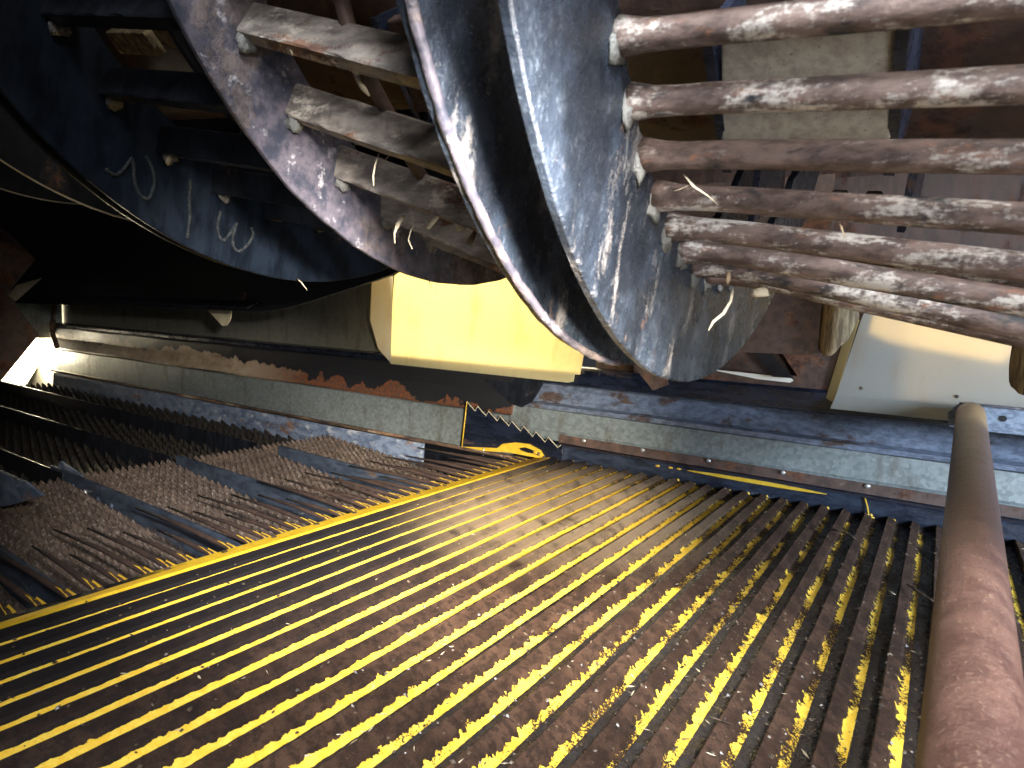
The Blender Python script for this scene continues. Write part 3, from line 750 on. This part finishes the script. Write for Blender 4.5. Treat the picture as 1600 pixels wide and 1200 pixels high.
def fibre(name, x0, x1, ztop, zbot, y, lab):
    v = []; f = []; nx = 14; nz = 12
    for i in range(nx + 1):
        t = i / nx; x_ = x0 + (x1 - x0) * t
        low = zbot + (ztop - zbot) * (.60 * abs(t - .30) ** 1.8 * 2.0)
        for j in range(nz + 1):
            z_ = ztop + (low - ztop) * j / nz
            bulge = -.022 * math.sin(math.pi * t) + .003 * noise.noise(Vector((t * 30, 2, j * .2)))
            v.append((x_, y + bulge, z_))
    for i in range(nx):
        for j in range(nz):
            a = i * (nz + 1) + j; f.append((a, a + 1, a + nz + 2, a + nz + 1))
    me = mesh_of(name, v, f, True); o = put(name, me, 'worn_fibre'); md = o.modifiers.new('thick', 'SOLIDIFY'); md.thickness = .008
    tag(o, lab, 'flap'); return o


fibre('fibre_flap', -.168, -.126, .42, .318, 1.2, 'frayed tan fibre flap hanging left of the cream cover')
fibre('fibre_flap', .090, .15, .41, .280, 1.2, 'tan fibre flap cut by the right edge of the picture')
tb = put('rust_tab', plate_me('rust_tab', [(-.512, 1.2, .275), (-.466, 1.2, .228), (-.436, 1.2, .243), (-.45, 1.2, .285)], (0, .004, 0)), 'rust_brown')
tag(tb, 'small square rusty tab below the big flange', 'tab')

# ------------------------------------------------------------------ cross shaft and its bracket
P0 = Vector((.0515, 1.375, .2255)); P1 = Vector((.029, .335, .173)); dr = (P1 - P0)
sh_pts = [P0 + dr * t for t in [i / 30 * 1.27 for i in range(31)]]
shf = put('cross_shaft', tube_me('cross_shaft', sh_pts, [.0215 * (1 + .012 * noise.noise(Vector((i * .7, 0, 0)))) for i in range(31)], 32), 'shaft_rust')
tag(shf, 'thick rusty brown shaft rising from the bottom right to the far wall', 'shaft')
bkt = empty('shaft_bracket', 'blue black steel bracket with a hole holding the end of the shaft', 'bracket', (.09, 1.39, .21))
child('bracket_plate', plate_me('bracket_plate', [(.022, 1.392, .198), (.018, 1.392, .222), (.032, 1.392, .240), (.30, 1.392, .240), (.30, 1.392, .196), (.075, 1.392, .196)], (0, .008, 0), .0015), 'bracket_steel', bkt)
child('bracket_lip', plate_me('bracket_lip', [(.034, 1.385, .2405), (.30, 1.385, .2405), (.30, 1.40, .2405), (.034, 1.40, .2405)], (0, 0, .003)), 'flange_rusty', bkt)
child('hole', plate_me('hole', [(.098 + .0055 * math.cos(t), 1.3905, .222 + .0055 * math.sin(t)) for t in [math.pi * q / 8 for q in range(16)]], (0, .001, 0)), 'black_hole', bkt)
child('arm', extr_x('arm', [(1.39, .196), (1.39, .240), (1.45, .240), (1.45, .196)], .29, .34), 'blue_rail', bkt)

# ------------------------------------------------------------------ dark beam, tabs and plates at the left
db = empty('dark_trough_beam', 'long black trough beam above the zinc wall at left', 'beam', (-1.9, 1.0, .34))
child('beam_face', plate_me('beam_face', [(-3.0, 1.0, .331), (-1.464, 1.0, .345), (-1.38, 1.0, .352), (-1.287, 1.0, .369), (-.99, 1.0, .438), (-.80, 1.0, .52), (-.80, 1.0, .95), (-3.6, 1.0, .95)], (0, .01, 0)), 'dark_paint', db)
child('beam_lip', extr_x('beam_lip', [(.965, .352), (.965, .356), (1.0, .372), (1.0, .368)], -2.9, -1.45, 10), 'beam_black', db)
child('bracket', plate_me('bracket', [(-1.53, .996, .352), (-1.52, .996, .352), (-1.50, .996, .395), (-1.512, .996, .395)], (0, .003, 0)), 'rust_ledge', db)
t1 = put('cream_tab', plate_me('cream_tab', [(-1.873, 1.1, .352), (-1.727, 1.1, .352), (-1.735, 1.1, .315), (-1.755, 1.1, .298), (-1.775, 1.1, .298)], (0, .003, 0)), 'cream_plate')
tag(t1, 'small cream triangle tab hanging below the black trough beam', 'tab')
t2 = put('cream_corner', plate_me('cream_corner', [(-2.6, .845, .358), (-2.6, .87, .395), (-2.6, .945, .425), (-2.6, .865, .340)], (.004, 0, 0)), 'cream_plate')
tag(t2, 'small cream corner piece beside the dark notched plate at left', 'plate')
npl = put('notched_plate', plate_me('notched_plate', [(-1.8, .40, .62), (-1.8, .545, .545), (-1.8, .641, .447), (-1.8, .582, .361), (-1.8, .643, .270), (-1.8, .60, .21), (-1.8, .555, .15), (-1.8, .40, .15)], (.005, 0, 0), .001), 'rust_brown')
tag(npl, 'dark brown notched plate at the left edge', 'plate')
pt = put('pipe_bracket', tube_me('pipe_bracket', [(-3.80, 1.43, .32), (-3.80, 1.425, .25), (-3.78, 1.41, .18), (-3.70, 1.40, .11)], .012, 8), 'rust_ledge')
tag(pt, 'thin bent rusty bar at the rear end of the rails', 'bar')

rb = put('rear_glare_block', plate_me('rear_glare_block', [(-3.88, 1.10, .135), (-3.88, 1.496, .150), (-3.88, 1.496, .60), (-3.88, 1.10, .60)], (-.006, 0, 0)), 'galvanised')  # added plate, keeps the rear lamps' glare off the wall end
tag(rb, 'dark grey plate added above the rear opening to block its glare', 'light block')
# bright rear opening: white deflector with the work lamp behind it
df = empty('white_deflector', 'glaring white sheet at the far left rear opening', 'deflector', (-4.1, 1.4, -.1))
child('sheet', plate_me('sheet', [(-4.2, 1.25, -.03), (-4.2, 1.469, .125), (-4.2, 1.50, .135), (-4.2, 1.56, .02), (-4.2, 1.49, -.03), (-4.2, 1.40, -.19), (-4.2, 1.25, -.19)], (-.01, 0, 0)), 'white_plate', df)
wl = empty('work_lamp', 'small round work lamp low in the bright rear opening', 'lamp', (-3.95, 1.33, -.14))
child('lamp_housing', tube_me('lamp_housing', [(-4.02, 1.32, -.15), (-3.99, 1.32, -.15), (-3.96, 1.318, -.148)], [.022, .034, .036], 16), 'steel_bright', wl)
n = NT('lamp_glass'); n.set((.8, .8, .75), .1); n.b.inputs['Emission Color'].default_value = (1, .9, .7, 1); n.b.inputs['Emission Strength'].default_value = 6
child('lens', blob_me('lens', (-3.957, 1.317, -.147), .020, 1, (.3, 1, 1), 0), 'lamp_glass', wl)

# ------------------------------------------------------------------ straw caught on the grates
def straw(lab, pts, rad, mat='straw', flat=.3, cat='straw'):
    o = put('straw', tube_me('straw', pts, rad, 6, True, flat), mat); return tag(o, lab, cat, None)


def pd(px_, py_, depth):
    """world point a given distance in front of the lens axis origin, used to hang straw on the bars"""
    d = rt * ((px_ - 800) / 1000) + dn * ((py_ - 600) / 1000) + fw
    return O + d * depth


straw('pale straw lying across the fourth rod', [pd(1068, 272, .395), pd(1085, 292, .385), pd(1105, 305, .383), pd(1122, 320, .39)], [.0012, .0014, .0011, .0008])
straw('thin straw curl at the end of the fourth rod', [pd(1045, 300, .40), pd(1060, 297, .39), pd(1075, 290, .388)], [.0005, .0006, .0004])
straw('white straw strand hanging under the lowest rods', [pd(1145, 452, .46), pd(1142, 470, .455), pd(1130, 490, .455), pd(1115, 502, .455), pd(1107, 516, .455)], [.0009, .0010, .0014, .0012, .0004])
o = put('husk', blob_me('husk', pd(1187, 457, .455), .0058, 3, (1.2, .5, .6), .6), 'straw'); tag(o, 'pale husk stuck under the lowest rod', 'husk')
o = put('husk', blob_me('husk', pd(1138, 433, .455), .0035, 8, (.5, .5, 1.3), .4), 'straw_dark'); tag(o, 'small orange brown husk on the lowest rod near the flange', 'husk')
straw('short straw standing out under the fourth rod', [pd(1312, 347, .37), pd(1316, 358, .365), pd(1320, 372, .365)], [.0006, .0006, .0003], 'straw_dark')
straw('dry leaf strip hanging from the fourth flat bar', [pd(698, 318, .53), pd(688, 332, .52), pd(678, 345, .52), pd(668, 357, .52)], [.0008, .0022, .0028, .0026], 'straw', .3)
straw('broad leaf strip hanging beside the front flange edge', [pd(716, 308, .52), pd(716, 330, .51), pd(717, 350, .51), pd(720, 360, .51)], [.0010, .0018, .0036, .0040], 'straw', .3)
straw('curled leaf strip at the left end of the fourth flat bar', [pd(630, 338, .56), pd(622, 350, .55), pd(616, 365, .55), pd(617, 380, .55)], [.0028, .0024, .0010, .0004], 'straw', .4)
straw('thin hair of straw under the fourth flat bar', [pd(650, 345, .55), pd(642, 360, .54), pd(638, 375, .54), pd(644, 389, .54)], [.0007, .0006, .0006, .0004])
straw('dull leaf strip on the lowest flat bar', [pd(744, 358, .53), pd(738, 370, .52), pd(732, 382, .52)], [.0012, .0028, .0034], 'straw_dark', .3)
straw('long grass hair across the third flat bar', [pd(592, 240, .50), pd(586, 258, .49), pd(583, 275, .49), pd(584, 290, .49)], [.0006, .0007, .0007, .0004])
straw('bent grass hair on the third flat bar', [pd(622, 218, .50), pd(614, 236, .49), pd(600, 252, .49)], [.0004, .0006, .0004], 'straw_dark')
straw('yellow thorn like straw under the first flat bar', [pd(448, 62, .46), pd(453, 72, .455), pd(457, 86, .455)], [.0022, .0014, .0003], 'straw', .4)
for i, (x_, y_) in enumerate(((555, 120), (563, 135), (570, 143), (578, 145))):
    pass
straw('tuft of chaff on the second flat bar', [pd(556, 112, .47), pd(560, 126, .462), pd(568, 138, .46), pd(577, 150, .46)], [.0030, .0022, .0028, .0010], 'straw', .6)
straw('wisp of straw under the rear grate flange', [pd(463, 434, .87), pd(470, 440, .86), pd(480, 453, .86)], [.0008, .0016, .0007])
straw('thin wisp of straw hanging under the middle grate', [pd(666, 432, .70), pd(671, 440, .69), pd(675, 452, .69)], [.0005, .0005, .0003], 'straw_dark')
for i, (x_, y_, t_) in enumerate(((258, 232, .70), (263, 250, .70))):
    o = put('chaff_clump', blob_me('chaff_clump', pd(x_, y_, t_), .0050 - .001 * i, 4 + i, (.6, .8, 1.2), .9), 'straw')
    tag(o, ('upper' if i == 0 else 'lower') + ' pale chaff clump on the chalk marked flange', 'chaff')
straw('dark stalk lying across the right ridges near the shaft', [(-.010, 1.02, .017), (.004, .99, .020), (.022, .975, .017), (.034, .985, .014)], [.0016, .0018, .0016, .001], 'crumb', .8)
straw('matted dark stalks near the far rail', [(-.135, 1.22, .016), (-.12, 1.20, .022), (-.10, 1.205, .018), (-.09, 1.19, .015)], [.002, .003, .0025, .001], 'crumb', .8)
straw('short pale stalk on the front ridges', [(-.030, .98, .016), (-.022, .965, .018)], [.0013, .0013], 'straw')

# loose chaff and crumbs on the pan: uncountable
def scatter(name, n_, mat, lab, smin, smax, long, seed, ysel=None):
    rr = random.Random(seed); v = []; f = []
    for i in range(n_):
        x_ = rr.uniform(-.79, .38); y_ = rr.uniform(.12, 1.39)
        if ysel and rr.random() > ysel(x_, y_): continue
        uq = ((x_ - (.002 - .53 * PITCH)) / PITCH) % 1.0
        z_ = HR * (1 - uq / .57) if uq < .57 else 0
        a = rr.uniform(0, math.pi); L = rr.uniform(smin, smax); w = L * rr.uniform(*long); b = len(v); tl = rr.uniform(-.4, .4)
        d = Vector((math.cos(a), math.sin(a), tl)) * L; e_ = Vector((-math.sin(a), math.cos(a), rr.uniform(-.4, .4))) * w; c = Vector((x_, y_, z_ + w * .7 + .0008))
        h_ = Vector((0, 0, w * .8))
        v += [c - d, c + e_, c + d, c - e_, c + h_, c - h_]
        f += [(b, b + 1, b + 4), (b + 1, b + 2, b + 4), (b + 2, b + 3, b + 4), (b + 3, b, b + 4), (b + 1, b, b + 5), (b + 2, b + 1, b + 5), (b + 3, b + 2, b + 5), (b, b + 3, b + 5)]
    o = put(name, mesh_of(name, v, f), mat); tag(o, lab, kind='stuff'); return o


scatter('chaff', 600, 'straw', 'pale chaff slivers scattered over the grain pan', .0015, .006, (.10, .22), 3)
scatter('crumbs', 9500, 'crumb', 'dark crumbs of dirt in the troughs of the grain pan', .0008, .0032, (.4, .8), 5, lambda x_, y_: .25 + .75 * max(0, min(1, (x_ + .5) / .5)))
scatter('grain_dust', 2600, 'straw_dark', 'brown chaff dust on the lit middle of the grain pan', .0008, .0026, (.2, .5), 8, lambda x_, y_: max(0, 1 - ((x_ + .52) / .32) ** 2 - ((y_ - 1.0) / .4) ** 2))
scatter('stalk_litter', 520, 'crumb', 'dark stalk litter lying on the front ridges of the grain pan', .004, .014, (.05, .10), 12, lambda x_, y_: max(0, min(1, (x_ + .45) / .35)) * (.35 + .65 * max(0, min(1, (y_ - .6) / .5))))
